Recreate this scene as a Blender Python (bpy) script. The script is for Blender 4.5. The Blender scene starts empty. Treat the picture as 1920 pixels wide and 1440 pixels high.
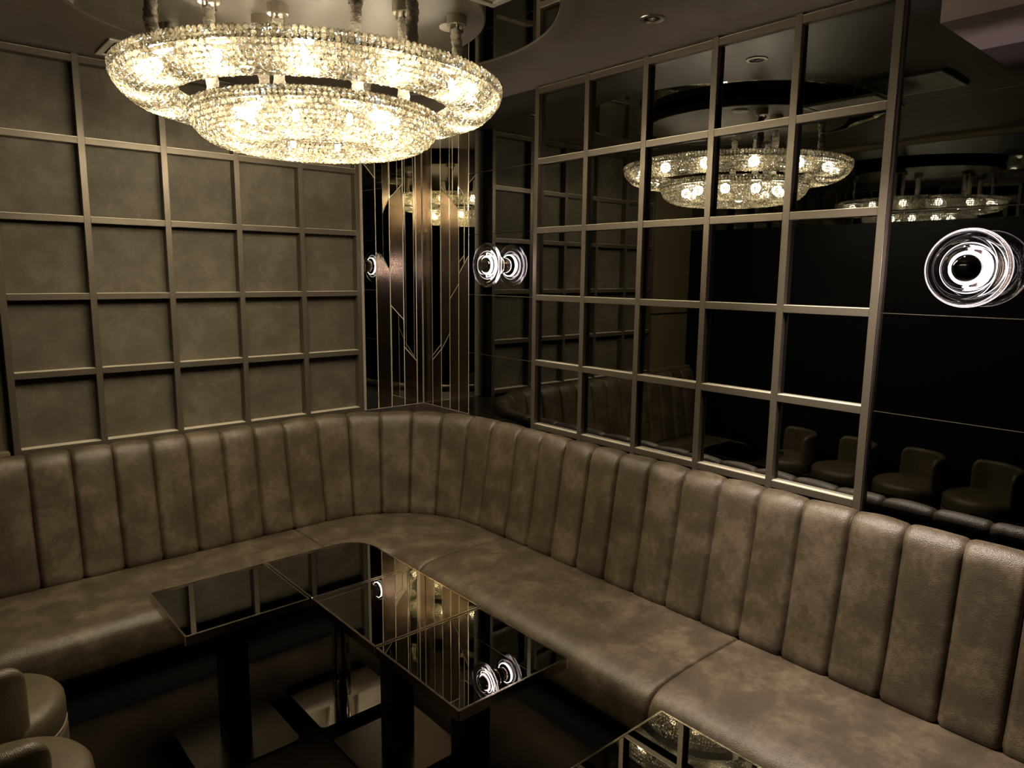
import bpy, bmesh, math, random
import numpy as np
from mathutils import Vector, Matrix
random.seed(7); rng = np.random.default_rng(7)
PI = math.pi
S = bpy.context.scene
C = S.collection

# ------------------------------------------------------------------ camera
cam_d = bpy.data.cameras.new('camera'); cam = bpy.data.objects.new('camera', cam_d); C.objects.link(cam)
cam_d.sensor_width = 36; cam_d.lens = 24.97; cam_d.clip_start = 0.02
Rr = ((0.75357292, -0.65728991, 0.00989064), (0.09294818, 0.12143429, 0.988238), (0.65075993, 0.74379008, -0.15260349))
cam.matrix_world = Matrix(((Rr[0][0], Rr[1][0], -Rr[2][0], -2.0839), (Rr[0][1], Rr[1][1], -Rr[2][1], -3.03822),
                           (Rr[0][2], Rr[1][2], -Rr[2][2], 1.63739), (0, 0, 0, 1)))
S.camera = cam

# ------------------------------------------------------------------ world, exposure
W = bpy.data.worlds.new('world'); S.world = W; W.use_nodes = True
W.node_tree.nodes['Background'].inputs[0].default_value = (0.9, 0.8, 0.65, 1)
W.node_tree.nodes['Background'].inputs[1].default_value = 0.0
S.view_settings.view_transform = 'Standard'; S.view_settings.look = 'None'
S.view_settings.gamma = 1; S.view_settings.exposure = 0.0; S.view_settings.use_curve_mapping = False
cy = S.cycles
cy.max_bounces = 9; cy.diffuse_bounces = 4; cy.glossy_bounces = 6; cy.transmission_bounces = 7; cy.transparent_max_bounces = 20
cy.caustics_reflective = False; cy.caustics_refractive = False; cy.sample_clamp_indirect = 10; cy.blur_glossy = 0.0
cy.use_denoising = True

# ------------------------------------------------------------------ bulb power and an added spot
BULB_W = 17          # each chandelier bulb
def lamp(name, kind, loc, energy, color, radius=0.02, **k):
    d = bpy.data.lights.new(name, kind); d.energy = energy; d.color = color
    if kind in ('POINT', 'SPOT'): d.shadow_soft_size = radius
    for a, v in k.items(): setattr(d, a, v)
    o = bpy.data.objects.new(name, d); C.objects.link(o); o.location = loc
    return o
WARM = (1.0, 0.845, 0.60); NEUTRAL = (1.0, 0.86, 0.74)
CHX, CHY = -1.083, -1.02                     # chandelier axis
spot1 = lamp('added_sofa_spot', 'SPOT', (-0.50, -2.08, 2.385), 215, NEUTRAL, 0.02, spot_size=math.radians(64), spot_blend=1.0)  # added out of view to brighten the right sofa; no fixture modelled
spot1.rotation_euler = Vector((0.40, -0.22, -1.4)).to_track_quat('-Z', 'Y').to_euler()

# ------------------------------------------------------------------ materials
def nt(m): m.use_nodes = True; return m.node_tree
def pmat(name, col, rough=0.5, metal=0.0, ior=1.5, **k):
    m = bpy.data.materials.new(name); t = nt(m); b = t.nodes['Principled BSDF']
    b.inputs['Base Color'].default_value = (*col, 1); b.inputs['Roughness'].default_value = rough
    b.inputs['Metallic'].default_value = metal; b.inputs['IOR'].default_value = ior
    for a, v in k.items(): b.inputs[a].default_value = v
    return m
def noise(t, scale, detail=4, rough=0.5, vec=None):
    n = t.nodes.new('ShaderNodeTexNoise'); n.inputs['Scale'].default_value = scale
    n.inputs['Detail'].default_value = detail; n.inputs['Roughness'].default_value = rough
    if vec is not None: t.links.new(vec, n.inputs['Vector'])
    return n
def objvec(t, scale=(1, 1, 1)):
    g = t.nodes.new('ShaderNodeNewGeometry'); mp = t.nodes.new('ShaderNodeMapping')
    mp.inputs['Scale'].default_value = tuple(q / 1.2 for q in scale); t.links.new(g.outputs['Position'], mp.inputs['Vector'])
    return mp.outputs['Vector']
def ramp(t, fac, stops):
    r = t.nodes.new('ShaderNodeValToRGB'); t.links.new(fac, r.inputs['Fac'])
    e = r.color_ramp.elements
    while len(e) < len(stops): e.new(0.5)
    for el, (p, c) in zip(e, stops): el.position = p; el.color = (*c, 1) if len(c) == 3 else c
    return r
def bump(t, fac, strength, dist=0.001, prev=None):
    b = t.nodes.new('ShaderNodeBump'); b.inputs['Strength'].default_value = strength; b.inputs['Distance'].default_value = dist
    t.links.new(fac, b.inputs['Height'])
    if prev is not None: t.links.new(prev, b.inputs['Normal'])
    return b.outputs['Normal']
def leather(name, dark, mid, light, rough=0.42, spec=0.5):
    m = pmat(name, mid, rough); t = m.node_tree; b = t.nodes['Principled BSDF']
    v = objvec(t)
    n1 = noise(t, 9, 6, 0.62, v); n2 = noise(t, 60, 5, 0.7, v)
    mx = t.nodes.new('ShaderNodeMath'); mx.operation = 'MULTIPLY_ADD'
    t.links.new(n2.outputs['Fac'], mx.inputs[0]); mx.inputs[1].default_value = 0.45
    t.links.new(n1.outputs['Fac'], mx.inputs[2])
    r = ramp(t, mx.outputs[0], [(0.48, dark), (0.70, mid), (0.90, light)])
    t.links.new(r.outputs['Color'], b.inputs['Base Color'])
    vo = t.nodes.new('ShaderNodeTexVoronoi'); vo.inputs['Scale'].default_value = 420; t.links.new(v, vo.inputs['Vector'])
    nn = bump(t, n1.outputs['Fac'], 0.35, 0.003)
    nn = bump(t, vo.outputs['Distance'], 0.6, 0.0012, nn)
    t.links.new(nn, b.inputs['Normal'])
    b.inputs['Specular IOR Level'].default_value = spec
    return m
M = {}
M['leather'] = leather('taupe_leather', (0.045, 0.033, 0.020), (0.066, 0.050, 0.031), (0.128, 0.098, 0.064))
M['stool_leather'] = leather('khaki_leather', (0.060, 0.047, 0.027), (0.080, 0.063, 0.036), (0.105, 0.083, 0.050), 0.45)
M['wall_leather'] = leather('suede_wall_panel', (0.066, 0.056, 0.040), (0.086, 0.074, 0.053), (0.120, 0.103, 0.075), 0.62, 0.3)
M['thread'] = pmat('piping', (0.16, 0.13, 0.09), 0.6)
M['lattice'] = pmat('bronze_lattice_metal', (0.115, 0.098, 0.074), 0.42, 0.5)
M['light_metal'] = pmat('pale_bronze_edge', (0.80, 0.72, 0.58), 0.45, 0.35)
M['black_glass'] = pmat('smoked_black_mirror', (0.23, 0.235, 0.23), 0.008, 1.0)
M['mirror'] = pmat('bronze_tinted_mirror', (0.62, 0.60, 0.52), 0.008, 1.0)
M['ceiling_mirror'] = pmat('smoked_ceiling_mirror', (0.55, 0.55, 0.52), 0.01, 1.0)
M['black_metal'] = pmat('black_steel', (0.012, 0.011, 0.010), 0.32, 0.0, 1.5)
M['plate_dark'] = pmat('satin_dark_steel', (0.125, 0.11, 0.088), 0.24, 1.0)
M['plate_mirror'] = pmat('polished_steel', (0.62, 0.58, 0.52), 0.05, 1.0)
M['nickel'] = pmat('brushed_nickel', (0.62, 0.58, 0.50), 0.28, 1.0)
M['table_edge'] = pmat('pale_polished_edge', (0.62, 0.56, 0.47), 0.14, 1.0)
M['chrome'] = pmat('chrome', (0.85, 0.83, 0.80), 0.08, 1.0)
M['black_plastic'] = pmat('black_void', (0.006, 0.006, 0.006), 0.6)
M['table_glass'] = pmat('black_table_glass', (0.22, 0.215, 0.20), 0.008, 1.0)
M['white_paint'] = pmat('white_enamel', (0.80, 0.77, 0.70), 0.4)
M['tan_wall'] = pmat('tan_plaster', (0.15, 0.118, 0.062), 0.75)
M['dark_wall'] = pmat('dark_brown_wall', (0.035, 0.028, 0.022), 0.6)
M['panel_black'] = pmat('black_satin_panel', (0.004, 0.004, 0.004), 0.5, **{'Specular IOR Level': 0.15})

def brushed(name, col, rough, aniso):
    m = pmat(name, col, rough, 1.0); t = m.node_tree; b = t.nodes['Principled BSDF']
    tg = t.nodes.new('ShaderNodeTangent'); tg.direction_type = 'RADIAL'; tg.axis = 'Z'; t.links.new(tg.outputs[0], b.inputs['Tangent'])
    b.inputs['Anisotropic'].default_value = aniso
    n = noise(t, 1.0, 4, 0.6, objvec(t, (160, 160, 3)))
    r = t.nodes.new('ShaderNodeMapRange'); r.inputs['To Min'].default_value = rough * 0.8; r.inputs['To Max'].default_value = rough * 1.2
    t.links.new(n.outputs['Fac'], r.inputs['Value']); t.links.new(r.outputs[0], b.inputs['Roughness'])
    return m
M['bronze'] = brushed('brushed_bronze', (0.30, 0.24, 0.175), 0.22, 0.85)

def ceiling_mat():
    m = pmat('ceiling_paper', (0.17, 0.147, 0.122), 0.42); t = m.node_tree; b = t.nodes['Principled BSDF']
    v = objvec(t, (6, 60, 6)); n = noise(t, 3.0, 5, 0.6, v)
    v2 = objvec(t, (1, 1, 1)); n2 = noise(t, 3.0, 3, 0.5, v2)
    r = ramp(t, n2.outputs['Fac'], [(0.3, (0.150, 0.132, 0.108)), (0.7, (0.195, 0.172, 0.142))])
    t.links.new(r.outputs['Color'], b.inputs['Base Color'])
    t.links.new(bump(t, n.outputs['Fac'], 0.25, 0.0015), b.inputs['Normal'])
    return m
M['ceiling'] = ceiling_mat()
def carpet_mat():
    m = pmat('dark_carpet', (0.03, 0.024, 0.018), 1.0, **{'Specular IOR Level': 0.05}); t = m.node_tree; b = t.nodes['Principled BSDF']
    n = noise(t, 260, 3, 0.7, objvec(t)); n2 = noise(t, 5, 3, 0.5, objvec(t))
    mx = t.nodes.new('ShaderNodeMath'); mx.operation = 'MULTIPLY'
    t.links.new(n.outputs['Fac'], mx.inputs[0]); t.links.new(n2.outputs['Fac'], mx.inputs[1])
    r = ramp(t, mx.outputs[0], [(0.1, (0.005, 0.004, 0.003)), (0.45, (0.024, 0.018, 0.012))])
    t.links.new(r.outputs['Color'], b.inputs['Base Color'])
    t.links.new(bump(t, n.outputs['Fac'], 0.8, 0.003), b.inputs['Normal'])
    return m
M['carpet'] = carpet_mat()
def soffit_mat():
    m = pmat('soffit_brushed_panel', (0.46, 0.37, 0.37), 0.35, 0.4); t = m.node_tree; b = t.nodes['Principled BSDF']
    n = noise(t, 1, 4, 0.6, objvec(t, (14, 90, 14)))
    t.links.new(bump(t, n.outputs['Fac'], 0.3, 0.002), b.inputs['Normal'])
    return m
M['soffit'] = soffit_mat()

def emis(name, col, strength):
    m = bpy.data.materials.new(name); t = nt(m); t.nodes.clear()
    e = t.nodes.new('ShaderNodeEmission'); e.inputs[0].default_value = (*col, 1); e.inputs[1].default_value = strength
    o = t.nodes.new('ShaderNodeOutputMaterial'); t.links.new(e.outputs[0], o.inputs[0])
    return m
M['bulb'] = emis('bulb_glow', (1.0, 0.86, 0.60), 60)
M['led'] = emis('sconce_led', (1.0, 0.84, 0.87), 5)
M['glow'] = emis('sconce_glow_band', (1.0, 0.80, 0.80), 330)
M['led_soft'] = emis('sconce_light_guide', (1.0, 0.88, 0.92), 2.2)
def crystal_mat():
    m = bpy.data.materials.new('crystal_beads'); t = nt(m); t.nodes.clear(); N = t.nodes.new; L = t.links.new
    g = N('ShaderNodeNewGeometry')
    isl = ramp(t, g.outputs['Random Per Island'], [(0.0, (0.24, 0.215, 0.155)), (0.4, (0.38, 0.345, 0.255)), (0.92, (0.54, 0.50, 0.40)), (0.965, (0.40, 0.48, 0.62)), (1.0, (0.60, 0.43, 0.25))])  # random bead tone; blue and amber ends paint the dispersion sparkle
    at = N('ShaderNodeAttribute'); at.attribute_name = 'facet_sparkle'
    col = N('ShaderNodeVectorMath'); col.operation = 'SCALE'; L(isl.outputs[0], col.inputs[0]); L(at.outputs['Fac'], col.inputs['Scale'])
    gl = N('ShaderNodeBsdfGlossy'); gl.inputs['Roughness'].default_value = 0.05; gl.inputs['Color'].default_value = (0.72, 0.70, 0.65, 1)
    tl = N('ShaderNodeBsdfTranslucent'); L(col.outputs[0], tl.inputs['Color'])
    df = N('ShaderNodeBsdfDiffuse'); L(col.outputs[0], df.inputs['Color'])
    tr = N('ShaderNodeBsdfTransparent'); tr.inputs['Color'].default_value = (1, 0.98, 0.93, 1)
    a = N('ShaderNodeMixShader'); a.inputs[0].default_value = 0.25; L(tl.outputs[0], a.inputs[1]); L(df.outputs[0], a.inputs[2])
    b = N('ShaderNodeMixShader'); b.inputs[0].default_value = 0.38; L(a.outputs[0], b.inputs[1]); L(gl.outputs[0], b.inputs[2])
    c = N('ShaderNodeMixShader'); c.inputs[0].default_value = 0.22; L(b.outputs[0], c.inputs[1]); L(tr.outputs[0], c.inputs[2])
    o = N('ShaderNodeOutputMaterial'); L(c.outputs[0], o.inputs[0])
    return m
M['crystal'] = crystal_mat()
def glass_mat():
    m = bpy.data.materials.new('clear_glass'); t = nt(m); b = t.nodes['Principled BSDF']
    b.inputs['Base Color'].default_value = (1, 0.98, 0.985, 1); b.inputs['Roughness'].default_value = 0.02
    b.inputs['IOR'].default_value = 1.48; b.inputs['Transmission Weight'].default_value = 1.0
    return m
M['glass'] = glass_mat()
def sheer_mat():
    m = pmat('silk_sleeve', (0.46, 0.41, 0.33), 0.30); t = m.node_tree; b = t.nodes['Principled BSDF']
    n = noise(t, 1.0, 3, 0.6, objvec(t, (50, 50, 95))); t.links.new(bump(t, n.outputs['Fac'], 1.0, 0.012), b.inputs['Normal'])
    b.inputs['Sheen Weight'].default_value = 0.4
    return m
M['silk'] = sheer_mat()

# ------------------------------------------------------------------ helpers
def mesh(verts, faces, smooth=False):
    me = bpy.data.meshes.new('m'); me.from_pydata([tuple(map(float, v)) for v in verts], [], faces); me.update()
    if smooth: me.polygons.foreach_set('use_smooth', [True] * len(me.polygons))
    return me
def obj(name, me, mat, parent=None, loc=None):
    """link a mesh built in the parent's local space"""
    if isinstance(me, bmesh.types.BMesh):
        b = me; bmesh.ops.recalc_face_normals(b, faces=b.faces); me = bpy.data.meshes.new(name); b.to_mesh(me); b.free()
    o = bpy.data.objects.new(name, me); C.objects.link(o); me.name = name
    me.materials.append(M[mat] if isinstance(mat, str) else mat)
    if loc is not None: o.location = loc
    if parent is not None: o.parent = parent
    return o
def thing(name, label, cat, loc=(0, 0, 0), rz=0, group=None):
    o = bpy.data.objects.new(name, None); C.objects.link(o); o.location = loc; o.rotation_euler.z = rz
    o.empty_display_size = 0.05; o['label'] = label; o['category'] = cat
    if group: o['group'] = group
    return o
def tag(o, label, cat, group=None):
    o['label'] = label; o['category'] = cat
    if group: o['group'] = group
    return o
def struct(name, me, mat, loc=None):
    o = obj(name, me, mat, None, loc); o['kind'] = 'structure'; return o
def box(b, x0, x1, y0, y1, z0, z1, bev=0.0, seg=1):
    vs = [b.verts.new((x, y, z)) for x in (x0, x1) for y in (y0, y1) for z in (z0, z1)]
    fs = [b.faces.new([vs[i] for i in f]) for f in ((0, 1, 3, 2), (4, 6, 7, 5), (0, 4, 5, 1), (2, 3, 7, 6), (0, 2, 6, 4), (1, 5, 7, 3))]
    if bev > 0:
        ed = list({e for f in fs for e in f.edges})
        bmesh.ops.bevel(b, geom=ed, offset=bev, segments=seg, affect='EDGES', profile=0.6)
    return b
def boxm(*a, **k): return box(bmesh.new(), *a, **k)
def prism(b, pts, z0, z1, bev=0.0, seg=2):
    vs0 = [b.verts.new((x, y, z0)) for x, y in pts]; vs1 = [b.verts.new((x, y, z1)) for x, y in pts]
    f0 = b.faces.new(vs0[::-1]); f1 = b.faces.new(vs1); n = len(pts)
    fs = [b.faces.new((vs0[i], vs0[(i + 1) % n], vs1[(i + 1) % n], vs1[i])) for i in range(n)]
    if bev > 0: bmesh.ops.bevel(b, geom=list(f1.edges) + list(f0.edges), offset=bev, segments=seg, affect='EDGES', profile=0.6)
    return b
def rrect(x0, x1, y0, y1, r, n=6):
    rs = r if isinstance(r, (tuple, list)) else (r,) * 4       # NE, NW, SW, SE
    out = []
    for (cx, cy_, a0), q in zip(((x1, y1, 0), (x0, y1, 90), (x0, y0, 180), (x1, y0, 270)), rs):
        sx = -1 if cx == x1 else 1; sy = -1 if cy_ == y1 else 1
        k = n if q < 0.05 else 16
        for i in range(k + 1):
            a = math.radians(a0 + 90 * i / k)
            out.append((cx + sx * q + q * math.cos(a), cy_ + sy * q + q * math.sin(a)))
    return out
def lathe(prof, n=48, closed=False, a0=0.0, a1=2 * PI, axis='Z'):
    full = abs(a1 - a0 - 2 * PI) < 1e-6
    m = n if full else n + 1
    V = []; F = []
    for i in range(m):
        a = a0 + (a1 - a0) * i / n
        for r, z in prof:
            p = (r * math.cos(a), r * math.sin(a), z)
            if axis == '-X': p = (-p[2], p[0], p[1])
            V.append(p)
    k = len(prof)
    for i in range(n):
        j = (i + 1) % m
        for q in range(k if closed else k - 1):
            q2 = (q + 1) % k
            F.append((i * k + q, j * k + q, j * k + q2, i * k + q2))
    me = mesh(V, F, True)
    b = bmesh.new(); b.from_mesh(me); bmesh.ops.remove_doubles(b, verts=b.verts, dist=1e-5)
    bmesh.ops.recalc_face_normals(b, faces=b.faces); b.to_mesh(me); b.free()
    me.polygons.foreach_set('use_smooth', [True] * len(me.polygons))
    return me
def sharp(o, ang=35):
    """keep creases crisp on smooth shaded meshes"""
    me = o.data
    b = bmesh.new(); b.from_mesh(me)
    for e in b.edges:
        if len(e.link_faces) == 2 and e.calc_face_angle(0) > math.radians(ang): e.smooth = False
    b.to_mesh(me); b.free(); return o
def tube(pts, radii, n=16):
    V = []; F = []; up = Vector((0, 0, 1)); P = [Vector(p) for p in pts]
    for i, p in enumerate(P):
        d = (P[min(i + 1, len(P) - 1)] - P[max(i - 1, 0)]).normalized()
        u = d.cross(Vector((1, 0, 0))) if abs(d.x) < 0.9 else d.cross(up); u.normalize(); w = d.cross(u)
        r = radii[i]
        for k in range(n):
            a = 2 * PI * k / n; rr = r(a) if callable(r) else r
            q = p + (u * math.cos(a) + w * math.sin(a)) * rr; V.append(tuple(q))
    for i in range(len(P) - 1):
        for k in range(n): F.append((i * n + k, i * n + (k + 1) % n, (i + 1) * n + (k + 1) % n, (i + 1) * n + k))
    F.append(tuple(range(n))[::-1]); F.append(tuple((len(P) - 1) * n + k for k in range(n)))
    return mesh(V, F, True)
def copy_tree(o, parent=None):
    c = o.copy(); C.objects.link(c)
    if parent is not None: c.parent = parent
    for ch in [x for x in bpy.data.objects if x.parent == o]: copy_tree(ch, c)
    return c

CEIL = 2.40
FZ = 0.20          # floor height while modelling; the last block turns everything into metres above the floor
ROW = [2.38 - 0.28 * k for k in range(6)]     # lattice heights, top to bottom

# ================================================================== SETTING
WX = -2.27                                     # west partition
struct('floor', boxm(WX - 0.1, 0.15, -5.0, 0.4, FZ - 0.05, FZ), 'carpet')
# ceiling with the round recess
RCX, RCY, RR = -1.065, -0.985, 0.713
def ceiling_mesh():
    b = bmesh.new(); n = 128
    ci = [(RCX + RR * math.cos(2 * PI * i / n), RCY + RR * math.sin(2 * PI * i / n)) for i in range(n)]
    x0, x1, y0, y1 = WX - 0.1, 0.12, -5.0, 0.4
    def edge_pt(a):
        dx, dy = math.cos(a), math.sin(a); t = 1e9
        if dx > 1e-9: t = min(t, (x1 - RCX) / dx)
        if dx < -1e-9: t = min(t, (x0 - RCX) / dx)
        if dy > 1e-9: t = min(t, (y1 - RCY) / dy)
        if dy < -1e-9: t = min(t, (y0 - RCY) / dy)
        return RCX + dx * t, RCY + dy * t
    ang = [2 * PI * i / n for i in range(n)]
    inner = [b.verts.new((x, y, CEIL)) for x, y in ci]
    outer = [b.verts.new((*edge_pt(a), CEIL)) for a in ang]
    up = [b.verts.new((x, y, CEIL + 0.004)) for x, y in ci]
    for i in range(n):
        j = (i + 1) % n
        b.faces.new((inner[i], inner[j], outer[j], outer[i]))
        b.faces.new((inner[i], up[i], up[j], inner[j]))
    # corners cut by the radial quads
    for cx, cyy in ((x1, y1), (x0, y1), (x0, y0), (x1, y0)):
        a = math.atan2(cyy - RCY, cx - RCX) % (2 * PI); i = int(a / (2 * PI) * n)
        b.faces.new((outer[i], outer[(i + 1) % n], b.verts.new((cx, cyy, CEIL))))
    return b
struct('ceiling', ceiling_mesh(), 'ceiling')
def disc_mesh(r, z0, z1, cx, cy_, n=96):
    b = bmesh.new(); prism(b, [(cx + r * math.cos(2 * PI * i / n), cy_ + r * math.sin(2 * PI * i / n)) for i in range(n)], z0, z1)
    return b
struct('ceiling_recess_mirror', disc_mesh(RR + 0.01, CEIL + 0.004, CEIL + 0.014, RCX, RCY), 'ceiling_mirror')
# walls
struct('wall_north', boxm(-1.7935, -0.3815, 0.042, 0.12, 0, 2.6), 'wall_leather')
struct('wall_corner', boxm(-0.3812, 0.12, 0.08, 0.12, 0, 2.6), 'dark_wall')
nb = bmesh.new()
box(nb, WX - 0.1, -1.794, 0.046, 0.12, 0, 1.366); box(nb, WX - 0.1, -1.794, 0.046, 0.12, 1.378, 2.6); box(nb, WX - 0.1, -1.794, 0.075, 0.12, 1.366, 1.378)
struct('wall_niche', nb, 'tan_wall')
struct('trim_1', boxm(WX - 0.1, -1.806, 0.0, 0.045, FZ, 0.992, bev=0.003), 'tan_wall')
struct('wall_east', boxm(0.026, 0.12, -5.0, 0.12, 0, 2.6), 'dark_wall')
# black mirror panels on the east wall, jointed at the lattice rows
gb = bmesh.new()
zs = [0.3, ROW[5]] + [ROW[i] for i in (4, 3, 2, 1)] + [2.3995]
for a, z_ in zip(zs[:-1], zs[1:]):
    box(gb, 0.02, 0.026, -0.80, -0.3125, a + 0.0012, z_ - 0.0012)
    box(gb, 0.02, 0.026, -3.6, -2.19, a + 0.0012, z_ - 0.0012)
    box(gb, 0.02, 0.026, -5.0, -3.603, a + 0.0012, z_ - 0.0012)
box(gb, 0.02, 0.026, -2.19, -0.80, 0.3, 2.3995)
struct('wall_east_glass', gb, 'black_glass')
jb = bmesh.new()
for i in (3, 4):
    for y0, y1 in ((-0.79, -0.3135), (-5.0, -2.2)): box(jb, 0.0190, 0.024, y0, y1, ROW[i] - 0.0007, ROW[i] + 0.0007)
struct('trim_2', jb, 'lattice')
struct('wall_south', boxm(WX - 0.1, 0.15, -5.06, -5.0, 0, 2.6), 'dark_wall')
wb = bmesh.new(); box(wb, WX - 0.08, WX, -5.0, 0.36, FZ, 1.955)
struct('wall_west', wb, 'panel_black')
struct('wall_west_glass', boxm(WX - 0.08, WX - 0.003, -5.0, 0.36, 1.957, 2.375), 'black_glass')
struct('trim_3', boxm(WX - 0.06, WX + 0.012, -5.0, 0.36, 2.375, 2.3995), 'tan_wall')
struct('trim_4', boxm(WX - 0.06, WX + 0.008, -5.0, 0.36, 2.012, 2.018), 'black_metal')
# soffit box lower ceiling at the south end of the east wall
struct('ceiling_soffit', boxm(-0.26, 0.0195, -4.6, -2.39, 2.20, 2.399), 'soffit')
struct('trim_5', prism(bmesh.new(), [(-0.675 + 0.637 * math.sin(a), -0.655 + 0.637 * math.cos(a)) for a in [PI / 2 * i / 24 for i in range(25)]] + [(0.019, -0.655), (0.019, 0.0785), (-0.3805, 0.0785), (-0.3805, 0.0415), (-0.675, 0.0415)], 0.94, 0.955), 'black_metal')

# round drop disc in the recess
DX, DY, DR = -1.083, -1.062, 0.463
dt = thing('ceiling_disc', 'large round plaster ceiling disc hanging inside the mirrored recess above the chandelier', 'ceiling disc', (DX, DY, 2.355))
sharp(obj('disc_panel', lathe([(0, 0), (DR - 0.004, 0), (DR, 0.004), (DR, 0.032), (DR - 0.004, 0.036), (0, 0.036)], 128), 'ceiling', dt))
obj('disc_core', lathe([(0.36, 0.036), (0.36, 0.048), (0, 0.048)], 64), 'black_plastic', dt)

# ================================================================== LATTICES
def lattice(name, label, horizontal, lines, plane, depth, w=0.0225):
    """horizontal: 'x' lattice on the north wall, 'y' lattice on the east wall"""
    t = thing(name, label, 'wall lattice', (0, 0, 0))
    lo, hi = min(lines) - w / 2, max(lines) + w / 2
    for u in lines:
        b = boxm(u - w / 2, u + w / 2, 0, depth, 0.955, CEIL - 0.001, bev=0.0008) if horizontal == 'x' else boxm(0, depth, u - w / 2, u + w / 2, 0.955, CEIL - 0.001, bev=0.0008)
        obj('vertical_bar', b, 'lattice', t)
    L_ = sorted(lines)
    for z in ROW:
        b = bmesh.new()
        for a, c in zip(L_[:-1], L_[1:]):
            if horizontal == 'x': box(b, a + w / 2, c - w / 2, 0.0004, depth, z - w / 2, z + w / 2, bev=0.0008)
            else: box(b, 0.0004, depth, a + w / 2, c - w / 2, z - w / 2, z + w / 2, bev=0.0008)
        obj('horizontal_bar', b, 'lattice', t)
        e = bmesh.new()                        # pale strip painting the lit top face of each rail
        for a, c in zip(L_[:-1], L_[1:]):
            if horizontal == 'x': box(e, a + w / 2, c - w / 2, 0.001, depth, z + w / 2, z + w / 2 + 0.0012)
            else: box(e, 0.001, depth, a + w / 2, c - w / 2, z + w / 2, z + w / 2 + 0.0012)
        obj('top_highlight', e, 'light_metal', t)
    return t
lattice('wall_lattice', 'bronze metal grid on the tan suede left wall behind the sofa', 'x', [-0.3924 - 0.2782 * k for k in range(6)], 0, 0.042)
lattice('wall_lattice', 'bronze metal grid over black mirror glass on the right wall', 'y', [-0.7943 - 0.2802 * k for k in range(6)], 0, 0.02)
eb = boxm(0.004, 0.0195, -2.2088, -2.2078, 0.96, 2.399)
struct('trim_6', eb, 'lattice')

# ================================================================== MIRROR AND BRONZE STRIPS IN THE CORNER
ZT, ZB = CEIL - 0.001, 0.9555
def strips(root, axis, spec):
    """spec: list of (u0,u1,[(mat, zb0, zb1, zt0, zt1), ...]); u is x (north wall) or y (east wall)"""
    for u0, u1, pieces in spec:
        g = 0.0021
        for mat, b0, b1, t0, t1 in pieces:
            b = bmesh.new()
            q = [(u0 + g, b0 + g), (u1 - g, b1 + g), (u1 - g, t1 - g), (u0 + g, t0 - g)]
            if axis == 'x': fr = [(u, 0.0778, z) for u, z in q]; bk = [(u, 0.0794, z) for u, z in q]
            else: fr = [(0.0178, u, z) for u, z in q]; bk = [(0.0195, u, z) for u, z in q]
            a = [b.verts.new(p) for p in fr]; c = [b.verts.new(p) for p in bk]
            f = b.faces.new(a); b.faces.new(c[::-1])
            for i in range(4): b.faces.new((a[i], c[i], c[(i + 1) % 4], a[(i + 1) % 4]))
            bmesh.ops.bevel(b, geom=list(f.edges), offset=0.0010, offset_type='OFFSET', segments=1, affect='EDGES')
            obj({'mirror': 'mirror_strip', 'bronze': 'bronze_strip', 'panel_black': 'black_strip'}[mat], b, mat, root)
tl = thing('mirror_strip_panel', 'mirror and bronze strips left of the corner crease, beside the left wall grid', 'wall panel')
obj('backing', boxm(-0.380, 0.0160, 0.0790, 0.0799, ZB, ZT), 'light_metal', tl)
strips(tl, 'x', [
    (-0.3257, -0.2545, [('mirror', ZB, ZB, 2.162, 2.093), ('bronze', 2.162, 2.093, ZT, ZT)]),
    (-0.2545, -0.1762, [('bronze', ZB, ZB, 1.736, 1.655), ('mirror', 1.736, 1.655, ZT, ZT)]),
    (-0.1762, -0.0979, [('mirror', ZB, ZB, 1.477, 1.403), ('bronze', 1.477, 1.403, 2.001, 2.075), ('mirror', 2.001, 2.075, ZT, ZT)]),
    (-0.0979, -0.0206, [('bronze', ZB, ZB, 1.260, 1.184), ('mirror', 1.260, 1.184, ZT, ZT)]),
    (-0.0206, 0.0165, [('bronze', ZB, ZB, ZT, ZT)])])
tr_ = thing('mirror_strip_panel', 'mirror and bronze strips right of the corner crease, beside the small round lamp', 'wall panel')
obj('backing', boxm(0.0192, 0.0250, -0.3120, 0.0785, ZB, ZT), 'light_metal', tr_)
strips(tr_, 'y', [
    (-0.0070, 0.0765, [('bronze', ZB, ZB, ZT, ZT)]),
    (-0.0852, -0.0070, [('bronze', ZB, ZB, 1.256, 1.196), ('mirror', 1.256, 1.196, ZT, ZT)]),
    (-0.1594, -0.0852, [('mirror', ZB, ZB, 1.342, 1.256), ('bronze', 1.342, 1.256, 2.003, 2.059), ('mirror', 2.003, 2.059, ZT, ZT)]),
    (-0.2336, -0.1594, [('bronze', ZB, ZB, 1.587, 1.515), ('bronze', 1.587, 1.515, 1.945, 2.003), ('mirror', 1.945, 2.003, ZT, ZT)]),
    (-0.3119, -0.2336, [('bronze', ZB, ZB, 1.721, 1.640), ('mirror', 1.721, 1.640, 1.965, 2.047), ('bronze', 1.965, 2.047, ZT, ZT)])])

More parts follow.
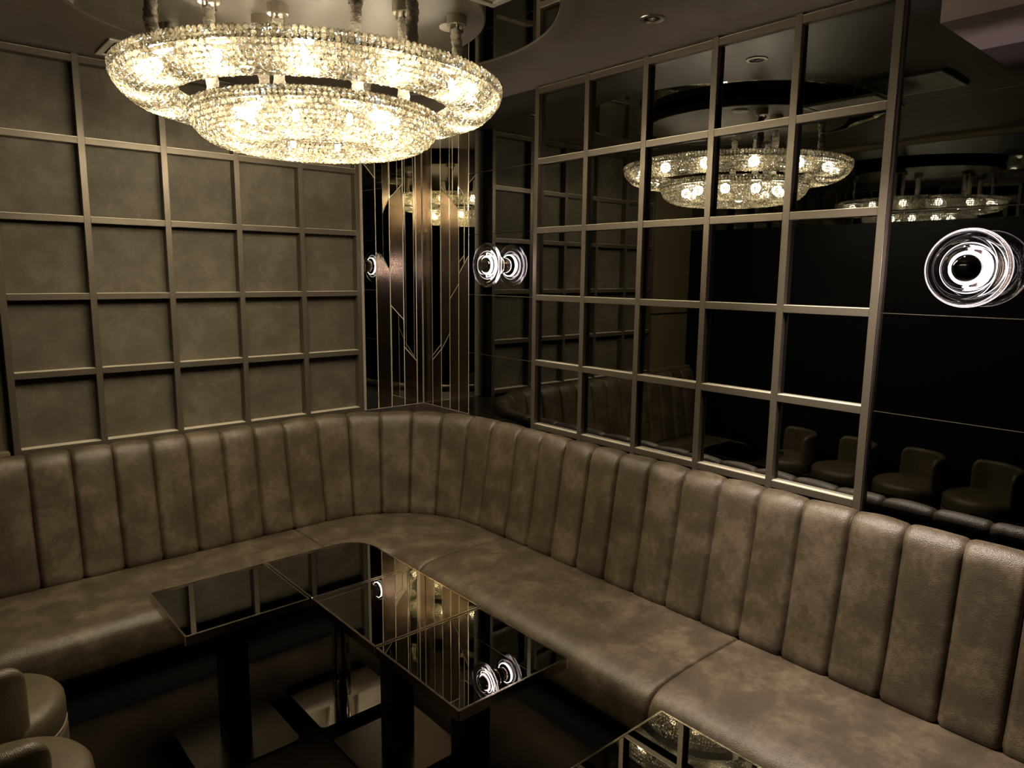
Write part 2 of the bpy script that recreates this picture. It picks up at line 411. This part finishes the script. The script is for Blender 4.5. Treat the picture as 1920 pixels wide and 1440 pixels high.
# ================================================================== SOFA
R0 = 0.635; AL = R0 * PI / 2; ACX, ACY = -0.675, -0.655
def path(s, d):
    if s <= 0: return (ACX + s, ACY + R0 - d)
    if s >= AL: return (ACX + R0 - d, ACY - (s - AL))
    p = s / R0; r = R0 - d
    return (ACX + r * math.sin(p), ACY + r * math.cos(p))
BACK = [(0.004, 0.90), (0.002, 0.945), (0.005, 0.968), (0.016, 0.982), (0.034, 0.987), (0.054, 0.984), (0.070, 0.973), (0.081, 0.955), (0.088, 0.93), (0.096, 0.88),
        (0.108, 0.80), (0.120, 0.72), (0.133, 0.64), (0.144, 0.58), (0.151, 0.552), (0.152, 0.535), (0.147, 0.520), (0.130, 0.510)]
def channel_mesh(s0, s1, ox, oy):
    nu = 26; us = [0.5 - 0.5 * math.cos(PI * i / nu) for i in range(nu + 1)]
    V = []; F = []; k = len(BACK) ; ph = random.random() * 6
    prof = []
    for i in range(k - 1):                      # refine and get normals
        for f in (0, 0.5):
            prof.append((BACK[i][0] * (1 - f) + BACK[i + 1][0] * f, BACK[i][1] * (1 - f) + BACK[i + 1][1] * f))
    prof.append(BACK[-1]); k = len(prof)
    nrm = []
    for i in range(k):
        a = prof[max(i - 1, 0)]; c = prof[min(i + 1, k - 1)]; dx, dz = c[0] - a[0], c[1] - a[1]; l = math.hypot(dx, dz)
        nrm.append((-dz / l, dx / l))
    wid = s1 - s0; arc = 0.0; arcs = [0]
    for i in range(1, k): arc += math.hypot(prof[i][0] - prof[i - 1][0], prof[i][1] - prof[i - 1][1]); arcs.append(arc)
    tops = arcs[14]; bots = arcs[-4]
    for u in us:
        e = min(u, 1 - u) * wid
        puff = 1 - max(0.0, 1 - e / 0.017) ** 2.2
        for i, ((d, z), (nx, nz)) in enumerate(zip(prof, nrm)):
            gtop = math.exp(-((arcs[i] - tops) / 0.030) ** 2); gbot = math.exp(-((arcs[i] - bots) / 0.022) ** 2)
            wr = (gtop + 0.8 * gbot) * math.exp(-e / 0.010) * 0.0030 * math.sin(arcs[i] * 560 + ph) * (1 if e > 0.0005 else 0)
            tp = 0.42 if arcs[i] < tops - 0.015 else (0.42 + 0.58 * min(1.0, (arcs[i] - tops + 0.015) / 0.05))
            off = -0.015 * tp * (1 - puff) + 0.004 * math.sin(PI * u) + wr + 0.0012 * math.sin(u * 5 + z * 11 + ph)
            x, y = path(s0 + u * wid, d + nx * off); V.append((x - ox, y - oy, z + nz * off))
    for j in range(nu):
        for i in range(k - 1): F.append((j * k + i, (j + 1) * k + i, (j + 1) * k + i + 1, j * k + i + 1))
    return mesh(V, [f[::-1] for f in F], True)
SEAT = [(0.115, 0.500), (0.130, 0.518), (0.155, 0.524), (0.22, 0.526), (0.32, 0.528), (0.42, 0.527), (0.50, 0.523), (0.545, 0.517), (0.566, 0.508), (0.581, 0.495),
        (0.590, 0.478), (0.593, 0.45), (0.592, 0.415), (0.590, 0.388), (0.584, 0.368), (0.566, 0.361), (0.50, 0.361)]
def sweep_mesh(prof, s0, s1, ox, oy, ds=0.02, soft=0.014):
    n = max(4, int((s1 - s0) / ds)); ss = [s0 + (s1 - s0) * i / n for i in range(n + 1)]
    if soft: ss = sorted(set(ss + [s0 + soft * f for f in (0.1, 0.3, 0.6)] + [s1 - soft * f for f in (0.1, 0.3, 0.6)]))
    k = len(prof); V = []; F = []
    cz = 0.41; cd = 0.30
    for s in ss:
        e = min(s - s0, s1 - s); q = max(0.0, 1 - e / soft) if soft else 0
        sh = soft * 0.8 * (1 - math.sqrt(max(0, 1 - q * q))) if soft else 0
        for d, z in prof:
            dd = d - sh * (1 if d > 0.51 else 0); zz = z - sh * (1 if z > 0.47 else 0)
            x, y = path(s, dd); V.append((x - ox, y - oy, zz))
    for j in range(len(ss) - 1):
        for i in range(k - 1): F.append((j * k + i, j * k + i + 1, (j + 1) * k + i + 1, (j + 1) * k + i))
    F.append(tuple(range(k))); F.append(tuple((len(ss) - 1) * k + i for i in range(k))[::-1])
    return mesh(V, F, True)
CA = AL / 6; SL, SR, SE = -0.155, AL + 0.175, AL + 1.293      # module joints along the run
seams = [SL - 0.1345 * k for k in range(10, -1, -1)] + [0.0] + [CA * k for k in range(1, 7)] + [SR + (SE - SR) / 8 * k for k in range(9)] + [SE + 0.1405 * k for k in range(1, 11)]
def sofa_module(label, s0, s1, k0, k1, base):
    ox, oy = path((s0 + s1) / 2, 0.3)
    t = thing('banquette_sofa', label, 'sofa', (ox, oy, 0), 0, 'banquette modules around the corner')
    sm = sweep_mesh(SEAT, s0 + 0.001, s1 - 0.001, ox, oy); sharp(obj('seat', sm, 'leather', t), 60)
    for k in range(k0, k1): obj('back_channel', channel_mesh(seams[k], seams[k + 1], ox, oy), 'leather', t)
    e0, e1 = seams[k0], seams[k1]
    back = [(0.0, 0.361), (0.0, 0.93), (0.055, 0.93), (0.100, 0.60), (0.112, 0.515), (0.112, 0.361)]
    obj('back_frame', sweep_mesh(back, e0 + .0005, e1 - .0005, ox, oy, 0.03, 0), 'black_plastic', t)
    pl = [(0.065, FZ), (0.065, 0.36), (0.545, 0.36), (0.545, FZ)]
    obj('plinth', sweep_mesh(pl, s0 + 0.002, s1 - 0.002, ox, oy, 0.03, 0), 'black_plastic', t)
    return t
i0 = seams.index(0.0); i1 = i0 + 7
sofa_module('straight taupe leather sofa section with channelled back along the left grid wall', seams[0], SL, 0, i0 - 1, 0)
sofa_module('curved taupe leather corner sofa section under the mirror strips', SL, SR, i0 - 1, i1, 0)
sofa_module('taupe leather sofa section under the right grid, between the curved corner and bright end', SR, SE, i1, i1 + 8, 0)
sofa_module('brightly lit taupe leather sofa section in the right foreground under the large glass sconce', SE, seams[-1], i1 + 8, len(seams) - 1, 0)

# ================================================================== TABLES
def table(label, x0, x1, y0, y1, corner=0.004, plate='plate_dark', column='square', rot=None):
    cx, cyy = (x0 + x1) / 2, (y0 + y1) / 2; hx, hy = (x1 - x0) / 2, (y1 - y0) / 2
    t = thing('pedestal_table', label, 'table', (cx, cyy, FZ), 0, 'black glass pedestal tables')
    r = (corner, 0.004, 0.004, 0.004)
    zt = 0.670 - FZ
    o = rrect(-hx, hx, -hy, hy, r); w = 0.006
    i = rrect(-hx + w, hx - w, -hy + w, hy - w, tuple(max(0.002, q - w) for q in r))
    b = bmesh.new(); n = len(o); assert len(i) == n
    zs_ = [(o, zt - 0.026), (o, zt - 0.0008), (rrect(-hx + .0008, hx - .0008, -hy + .0008, hy - .0008, r), zt), (i, zt), (i, zt - 0.026)]
    L_ = [[b.verts.new((x, y, z)) for x, y in pts] for pts, z in zs_]
    for q in range(5):
        A, B = L_[q], L_[(q + 1) % 5]
        for k in range(n): b.faces.new((A[k], A[(k + 1) % n], B[(k + 1) % n], B[k]))
    obj('edge_frame', b, 'table_edge', t)
    obj('glass_top', prism(bmesh.new(), i, zt - 0.008, zt - 0.0006), 'table_glass', t)
    obj('under_panel', prism(bmesh.new(), rrect(-hx + w + .001, hx - w - .001, -hy + w + .001, hy - w - .001, tuple(max(0.002, q - w) for q in r)), zt - 0.024, zt - 0.0085), 'black_metal', t)
    if column == 'square': col = prism(bmesh.new(), rrect(-0.037, 0.037, -0.037, 0.037, 0.003), 0.012, zt - 0.024)
    else: col = prism(bmesh.new(), [(-.03, -.03), (.03, -.03), (.03, .03), (-.03, .03)], 0.012, zt - 0.024, 0)
    if column == 'polished':
        obj('column', lathe([(0.031, 0.012), (0.031, 0.16), (0.028, 0.17), (0.028, zt - 0.03), (0.06, zt - 0.026), (0.06, zt - 0.024)], 40), 'plate_mirror', t)
        col.free()
    else: obj('column', col, 'black_metal', t)
    bp = prism(bmesh.new(), rrect(-0.146, 0.146, -0.146, 0.146, 0.016), 0.0, 0.010, 0.0035, 3)
    obj('base_plate', bp, plate, t)
    return t
table('black glass table at the left end of the table row, nearest the stools', -1.571, -1.213, -1.133, -0.785)
table('black glass table with one large rounded corner at the bend', -1.209, -0.850, -1.133, -0.785, 0.11, 'plate_mirror', 'polished')
table('black glass table between the rounded corner table and the front end table', -1.209, -0.852, -1.502, -1.137)
table('black glass table at the front end of the joined row, reflecting the sconce', -1.209, -0.860, -1.868, -1.506)
table('separate black glass table cut by the bottom edge of the photo', -1.209, -0.856, -2.515, -2.157)

# ================================================================== STOOLS
def stool(label, x, y):
    t = thing('tub_stool', label, 'stool', (x, y, FZ), 0, 'round tub stools along the left side')
    R = 0.172; H = 0.350
    obj('seat', lathe([(0, H), (R * 0.6, H - 0.001), (R - 0.03, H - 0.004), (R - 0.012, H - 0.011), (R - 0.002, H - 0.024), (R, H - 0.04), (R, H - 0.075), (R - 0.003, H - 0.088), (0, H - 0.088)], 56), 'stool_leather', t)
    obj('piping', lathe([(R - 0.002 + 0.003 * math.cos(a), H - 0.0895 + 0.003 * math.sin(a)) for a in [2 * PI * i / 8 for i in range(8)]], 56, closed=True), 'thread', t)
    obj('base', lathe([(0, H - 0.091), (R - 0.002, H - 0.091), (R + 0.001, H - 0.11), (R, 0.09), (R - 0.004, 0.045), (R - 0.02, 0.032), (0, 0.032)], 56), 'stool_leather', t)
    obj('foot_ring', lathe([(R - 0.05, 0.032), (R - 0.03, 0.032), (R - 0.03, 0.0), (R - 0.05, 0.0)], 40, closed=True), 'black_metal', t)
    # low curved back with rounded rim and ends
    A = math.radians(77); n = 60; V = []; F = []; sec = 20; lowz = H - 0.10
    for i in range(n + 1):
        f = i / n * 2 - 1; a = math.radians(222) + f * A
        e = min(1.0, (1 - abs(f)) * A * 0.18 / 0.05); sh = math.sqrt(max(0.0, 1 - (1 - e) ** 2))
        top = H + 0.10 + 0.05 * sh; th = 0.017 * (0.35 + 0.65 * sh)
        for k in range(sec):
            if k < 10:
                q = PI * k / 9; r = R - 0.017 + th * math.cos(q); z = top - th + th * math.sin(q)
            else:
                f2 = (k - 10) / 9; r = R - 0.017 + th * (-1 if f2 < 0.5 else 1)
                z = (top - th - 0.002) * (1 - 2 * f2) + lowz * 2 * f2 if f2 < 0.5 else lowz + (top - th - 0.002 - lowz) * (2 * f2 - 1)
            V.append((r * math.cos(a), r * math.sin(a), z))
    for i in range(n):
        for k in range(sec): F.append((i * sec + k, i * sec + (k + 1) % sec, (i + 1) * sec + (k + 1) % sec, (i + 1) * sec + k))
    F.append(tuple(range(sec))[::-1]); F.append(tuple(n * sec + k for k in range(sec)))
    obj('backrest', mesh(V, F, True), 'stool_leather', t)
    return t
st = stool('farther khaki leather tub stool at the left edge, nearest the sofa', -1.996, -0.925)
for y, lb in ((-1.278, 'nearer khaki leather tub stool in the bottom left corner'),
              (-1.631, 'third round tub stool from the sofa, seen dimly in the black glass'),
              (-1.984, 'last round tub stool, farthest from the sofa, seen dimly in the black glass')):
    c = copy_tree(st); c.location.y = y; c['label'] = lb

# ================================================================== CHANDELIER
UP = [(.534, 2.166), (.533, 2.152), (.527, 2.138), (.517, 2.124), (.503, 2.110), (.488, 2.101), (.470, 2.096), (.450, 2.095), (.430, 2.097), (.410, 2.101), (.392, 2.108), (.384, 2.118),
      (.384, 2.132), (.392, 2.148), (.42, 2.158), (.515, 2.164)]
LO = [(.350, 2.087), (.3495, 2.073), (.345, 2.055), (.335, 2.036), (.317, 2.018), (.292, 2.005), (.260, 1.998), (.220, 1.995), (.180, 1.996), (.145, 2.001), (.118, 2.012), (.100, 2.030), (.098, 2.05), (.112, 2.070), (.15, 2.082), (.24, 2.086), (.335, 2.087)]
def resample(P, step):
    P = np.array(P); L_ = np.r_[0, np.cumsum(np.hypot(*np.diff(P, axis=0).T))]; n = int(round(L_[-1] / step))
    t = np.linspace(0, L_[-1], n + 1)
    q = np.c_[np.interp(t, L_, P[:, 0]), np.interp(t, L_, P[:, 1])]
    g = np.gradient(q, axis=0); g /= np.hypot(g[:, 0], g[:, 1])[:, None]
    return q, np.c_[-g[:, 1], g[:, 0]], g       # point, outward normal, tangent
BR = 0.0071
def bead_template():
    V = []; F = []; n = 8
    for r, h in ((0.45, 0.62), (1.0, 0.16), (1.0, -0.16), (0.45, -0.62)):
        for i in range(n):
            a = 2 * PI * (i + 0.5 * (r < 0.9)) / n; V.append((r * math.cos(a), r * math.sin(a), h))
    F.append(tuple(range(n))[::-1][::-1]); F.append(tuple(3 * n + i for i in range(n))[::-1])
    for q in range(3):
        for i in range(n): F.append((q * n + i, (q + 1) * n + i, (q + 1) * n + (i + 1) % n, q * n + (i + 1) % n))
    return np.array(V), F
def bead_mesh(P, skip_after=(0,)):
    TV, TF = bead_template(); nv = len(TV)
    q, nr, tg = resample(P, 0.0142); allV = []; F = []; cnt = 0
    for j, ((r, z), (nx, nz), (tx, tz)) in enumerate(zip(q, nr, tg)):
        m = int(2 * PI * r / 0.0150); ph = rng.random() * 2 * PI if j > 3 else 0.0
        for i in range(m):
            a = 2 * PI * i / m + ph * (0.5 if j > 3 else 1); ca, sa = math.cos(a), math.sin(a)
            N = np.array((nx * ca, nx * sa, nz)); T = np.array((tx * ca, tx * sa, tz)); Bv = np.cross(N, T)
            k1, k2 = rng.normal(0, 0.28, 2)      # beads hang a little askew
            N2 = N + k1 * T + k2 * Bv; N2 /= np.linalg.norm(N2); T2 = T - N2 * (T @ N2); T2 /= np.linalg.norm(T2); B2 = np.cross(N2, T2)
            tw = rng.random() * 0.8; c_, s_ = math.cos(tw), math.sin(tw)
            A1 = T2 * c_ + B2 * s_; A2 = -T2 * s_ + B2 * c_
            pos = np.array((r * ca, r * sa, z)) + N * rng.normal(0, 0.0007)
            allV.append(pos + BR * (TV[:, :1] * A1 + TV[:, 1:2] * A2 + TV[:, 2:] * N2))
            F += [tuple(x + cnt for x in f) for f in TF]; cnt += nv
    me = mesh(np.concatenate(allV), F)
    nf = len(TF); nb = len(F) // nf
    base = np.array([1.0, 0.6] + [0.75] * 8 + [0.10] * 8 + [0.35] * 8)      # table, back, crown, girdle, pavilion: sparkle and dark refraction painted per face
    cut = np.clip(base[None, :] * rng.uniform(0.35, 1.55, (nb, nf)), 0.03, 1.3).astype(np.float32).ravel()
    at = me.attributes.new('facet_sparkle', 'FLOAT', 'FACE'); at.data.foreach_set('value', cut)
    return me
ch = thing('chandelier', 'two tier round crystal bead chandelier hanging lit from the ceiling disc', 'chandelier', (CHX, CHY, 0))
for nm, P in (('upper_ring', UP), ('lower_ring', LO)):
    (r0, z0), (r1, z1) = P[0], P[11]
    fr = bmesh.new()
    def ring_into(b, r, z, w=0.003, h=0.004, n=96):
        pr = [(r - w, z - h / 2), (r + w, z - h / 2), (r + w, z + h / 2), (r - w, z + h / 2)]
        vs = [[b.verts.new((pr[k][0] * math.cos(2 * PI * i / n), pr[k][0] * math.sin(2 * PI * i / n), pr[k][1])) for k in range(4)] for i in range(n)]
        for i in range(n):
            for k in range(4): b.faces.new((vs[i][k], vs[(i + 1) % n][k], vs[(i + 1) % n][(k + 1) % 4], vs[i][(k + 1) % 4]))
    zt = z0 + 0.006
    ring_into(fr, r0 - 0.010, z0 + 0.004); ring_into(fr, r0 - 0.012, z0 - 0.018); ring_into(fr, r1 + 0.010, z1 + 0.002)
    ring_into(fr, (r0 + r1) / 2, z0 - 0.004)
    for k in range(12):                          # spokes carrying the lamp holders
        a = 2 * PI * k / 12; ca, sa = math.cos(a), math.sin(a)
        p0 = Vector(((r1 + 0.01) * ca, (r1 + 0.01) * sa, z1 + 0.002)); p1 = Vector(((r0 - 0.012) * ca, (r0 - 0.012) * sa, z0 + 0.002)); w = Vector((-sa, ca, 0)) * 0.003; h = Vector((0, 0, 0.002))
        vs = [fr.verts.new(p + s1 * w + s2 * h) for p in (p0, p1) for s1, s2 in ((-1, -1), (1, -1), (1, 1), (-1, 1))]
        for f in ((0, 1, 2, 3), (7, 6, 5, 4), (0, 4, 5, 1), (1, 5, 6, 2), (2, 6, 7, 3), (3, 7, 4, 0)): fr.faces.new([vs[i] for i in f])
    ringo = obj(nm, fr, 'chrome', ch)
    obj('light_shield', lathe([(r1 + 0.030, z0 - 0.010), (r0 - 0.035, z0 - 0.010), (r0 - 0.035, z0 - 0.012), (r1 + 0.030, z0 - 0.012)], 96, closed=True), 'plate_dark', ringo)  # unseen plate added to cut the light rising to the ceiling disc
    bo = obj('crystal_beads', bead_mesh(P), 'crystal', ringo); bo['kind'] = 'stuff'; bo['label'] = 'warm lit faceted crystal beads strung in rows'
    nb_, rb, zb = (14, 0.458, 2.130) if nm == 'upper_ring' else (10, 0.225, 2.045)
    for k in range(nb_):
        a = 2 * PI * (k + 0.35) / nb_
        p = (rb * math.cos(a), rb * math.sin(a), zb)
        obj('light_bulb', lathe([(0, 0.016), (0.005, 0.0145), (0.0085, 0.008), (0.0095, 0), (0.0085, -0.008), (0.005, -0.0145), (0, -0.016)], 16), 'bulb', ringo, p)
        lamp('bulb_light', 'POINT', (CHX + p[0], CHY + p[1], zb), BULB_W, WARM, 0.022)
DBOT = 2.355
def sleeve(px_, py_, z0, seed, r=0.0165):
    """gathered silk sleeve over the suspension cable, local to the chandelier"""
    rs = random.Random(seed); n = 70; pts = []; rad = []
    ph = rs.random() * 6
    for i in range(n + 1):
        f = i / n; z = DBOT - 0.03 + (z0 - DBOT + 0.03) * f
        pts.append((px_ - CHX + 0.002 * math.sin(f * 9 + ph), py_ - CHY + 0.002 * math.cos(f * 7 + ph), z))
        g = math.sin(f * 62 + ph + 2 * math.sin(f * 5)) * 0.5 + math.sin(f * 141 + ph) * 0.25
        low = 0.6 + 0.5 * f
        rad.append((lambda a, g=g, f=f, low=low: r * (0.78 + 0.16 * low + 0.13 * g + 0.08 * math.sin(3 * a + f * 17 + ph))))
    rad[0] = rad[1] = 0.006; rad[-1] = 0.009
    return tube(pts, rad, 24)
def rod(px_, py_, z0, seed):
    c = obj('canopy', lathe([(0, 0), (0.026, 0), (0.0285, 0.002), (0.0285, 0.026), (0, 0.026)], 40), 'nickel', ch, (px_ - CHX, py_ - CHY, DBOT - 0.026)); sharp(c)
    for a in (0, 2 * PI / 3, 4 * PI / 3):
        kb = bmesh.new(); bmesh.ops.create_cone(kb, segments=12, radius1=0.0035, radius2=0.0035, depth=0.014, cap_ends=True, matrix=Matrix.Translation((0.018 * math.cos(a), 0.018 * math.sin(a), -0.007)))
        obj('screw_knob', kb, 'chrome', c)
    obj('cable_sleeve', sleeve(px_, py_, z0, seed), 'silk', ch)
def pol(r, deg): return CHX + r * math.cos(math.radians(deg)), CHY + r * math.sin(math.radians(deg))
for i, (p, z0) in enumerate([((-0.800, -1.318), 2.15), (pol(0.455, -175), 2.165), (pol(0.452, -86), 2.15), (pol(0.45, 42), 2.15), (pol(0.45, 132), 2.15),
                             (pol(0.30, 180), 2.085), ((-1.213, -1.058), 2.06), ((-1.209, -0.938), 2.06), ((-0.966, -1.297), 2.08), (pol(0.30, -97), 2.085)]):
    rod(p[0], p[1], z0, i)

# ================================================================== SCONCES
def sconce(label, y, z):
    t = thing('glass_sconce', label, 'wall lamp', (0.0195, y, z))
    D = 0.040                                    # the disc stands this much farther off the wall on its stem
    sh = lambda pr: [(r, h + D) for r, h in pr]
    # profile (r, height out of the wall); the lathe axis points to -x
    obj('glass_disc', lathe(sh([(0.035, 0.030), (0.042, 0.026), (0.060, 0.026), (0.085, 0.024), (0.0955, 0.027), (0.0985, 0.0335), (0.0955, 0.040), (0.088, 0.0425),
                             (0.082, 0.0395), (0.076, 0.0425), (0.068, 0.0455), (0.062, 0.0405), (0.055, 0.0455), (0.047, 0.0500), (0.039, 0.046), (0.035, 0.040)]), 96, closed=True, axis='-X'), 'glass', t)
    obj('led_ring', lathe(sh([(0.0385, 0.0340), (0.0385, 0.0365), (0.0440, 0.0365), (0.0440, 0.0340)]), 96, closed=True, axis='-X'), 'led', t)
    obj('light_guide', lathe(sh([(0.0610, 0.0215), (0.0610, 0.0230), (0.0640, 0.0230), (0.0640, 0.0215)]), 96, closed=True, axis='-X'), 'led_soft', t)
    obj('glow_band', lathe(sh([(0.0468, 0.0110), (0.0485, 0.0110), (0.0485, 0.0190), (0.0468, 0.0190)]), 64, closed=True, axis='-X'), 'glow', t)
    obj('center_cap', lathe(sh([(0, 0.0500), (0.026, 0.0500), (0.0325, 0.047), (0.034, 0.040), (0.034, 0.0205), (0, 0.0205)]), 64, axis='-X'), 'black_glass', t)
    sharp(obj('stem', lathe([(0, 0.060), (0.0465, 0.060), (0.0465, 0.050), (0.034, 0.048), (0.034, 0.006), (0.040, 0.005), (0.040, 0.0), (0, 0.0)], 64, axis='-X'), 'table_edge', t))
    return t
sconce('small looking round glass wall lamp beside the corner mirror strips', -0.542, 1.677)
sconce('larger looking round glass wall lamp on black glass at the right edge', -2.434, 1.664)

# ================================================================== CEILING FITTINGS
def downlight(label, x, y, z=CEIL):
    t = thing('downlight', label, 'downlight', (x, y, z), 0, 'small recessed ceiling downlights')
    sharp(obj('trim_ring', lathe([(0.024, -0.001), (0.027, -0.004), (0.037, -0.003), (0.038, -0.0005), (0.024, -0.0005)], 40, closed=True), 'nickel', t))
    obj('reflector', lathe([(0.024, -0.0008), (0.020, -0.0006), (0, -0.0004)], 32), 'black_plastic', t)
    obj('lens', lathe([(0, -0.0045), (0.008, -0.004), (0.011, -0.0008)], 24), 'chrome', t)
downlight('round ceiling downlight right of the chandelier, above the right grid', -0.278, -1.595)
downlight('small round downlight seen through the gap between the chandelier tiers', -0.307, -0.367)
sp = thing('sprinkler_cover', 'white round sprinkler cover on the underside of the ceiling disc', 'sprinkler cover', (-0.76, -1.24, 2.3548))
obj('cover_plate', lathe([(0, -0.006), (0.03, -0.006), (0.036, -0.004), (0.037, 0)], 40), 'white_paint', sp)
def vent(label, x0, x1, y0, y1, z, th=0.012):
    t = thing('ceiling_vent', label, 'ceiling vent', ((x0 + x1) / 2, (y0 + y1) / 2, z))
    hx, hy = (x1 - x0) / 2, (y1 - y0) / 2; b = bmesh.new(); w = 0.022
    box(b, -hx, hx, -hy, -hy + w, -th, 0, bev=0.002); box(b, -hx, hx, hy - w, hy, -th, 0, bev=0.002)
    box(b, -hx, -hx + w, -hy + w, hy - w, -th, 0, bev=0.002); box(b, hx - w, hx, -hy + w, hy - w, -th, 0, bev=0.002)
    obj('vent_frame', b, 'white_paint', t)
    obj('vent_panel', boxm(-hx + w + .003, hx - w - .003, -hy + w + .003, hy - w - .003, -th + 0.003, -0.001, bev=0.001), 'white_paint', t)
    obj('slot', boxm(-hx + w - .001, hx - w + .001, -hy + w - .001, hy - w + .001, -0.004, -0.0005), 'black_plastic', t)
    return t
vent('square white ceiling vent behind the left end of the chandelier', -1.452, -1.240, -0.270, -0.052, CEIL, 0.007)
vent('white ceiling plate poking into the top edge of the photo below the ceiling disc', -1.10, -0.81, -1.79, -1.492, 2.342)
vent('square ceiling vent seen in the right grid reflection', -1.15, -0.865, -2.0, -1.70, CEIL)

# ================================================================== METRES: 1.2 m per modelling unit, floor to z = 0
K = 1.2
for me in bpy.data.meshes: me.transform(Matrix.Scale(K, 4))
for o in bpy.data.objects:
    top = o.parent is None
    if o is cam:
        m = cam.matrix_world.copy(); m.translation = (m.translation - Vector((0, 0, FZ))) * K; cam.matrix_world = m; continue
    o.location = (o.location - Vector((0, 0, FZ if top else 0))) * K
for l in bpy.data.lights: l.energy *= K * K; l.shadow_soft_size *= K
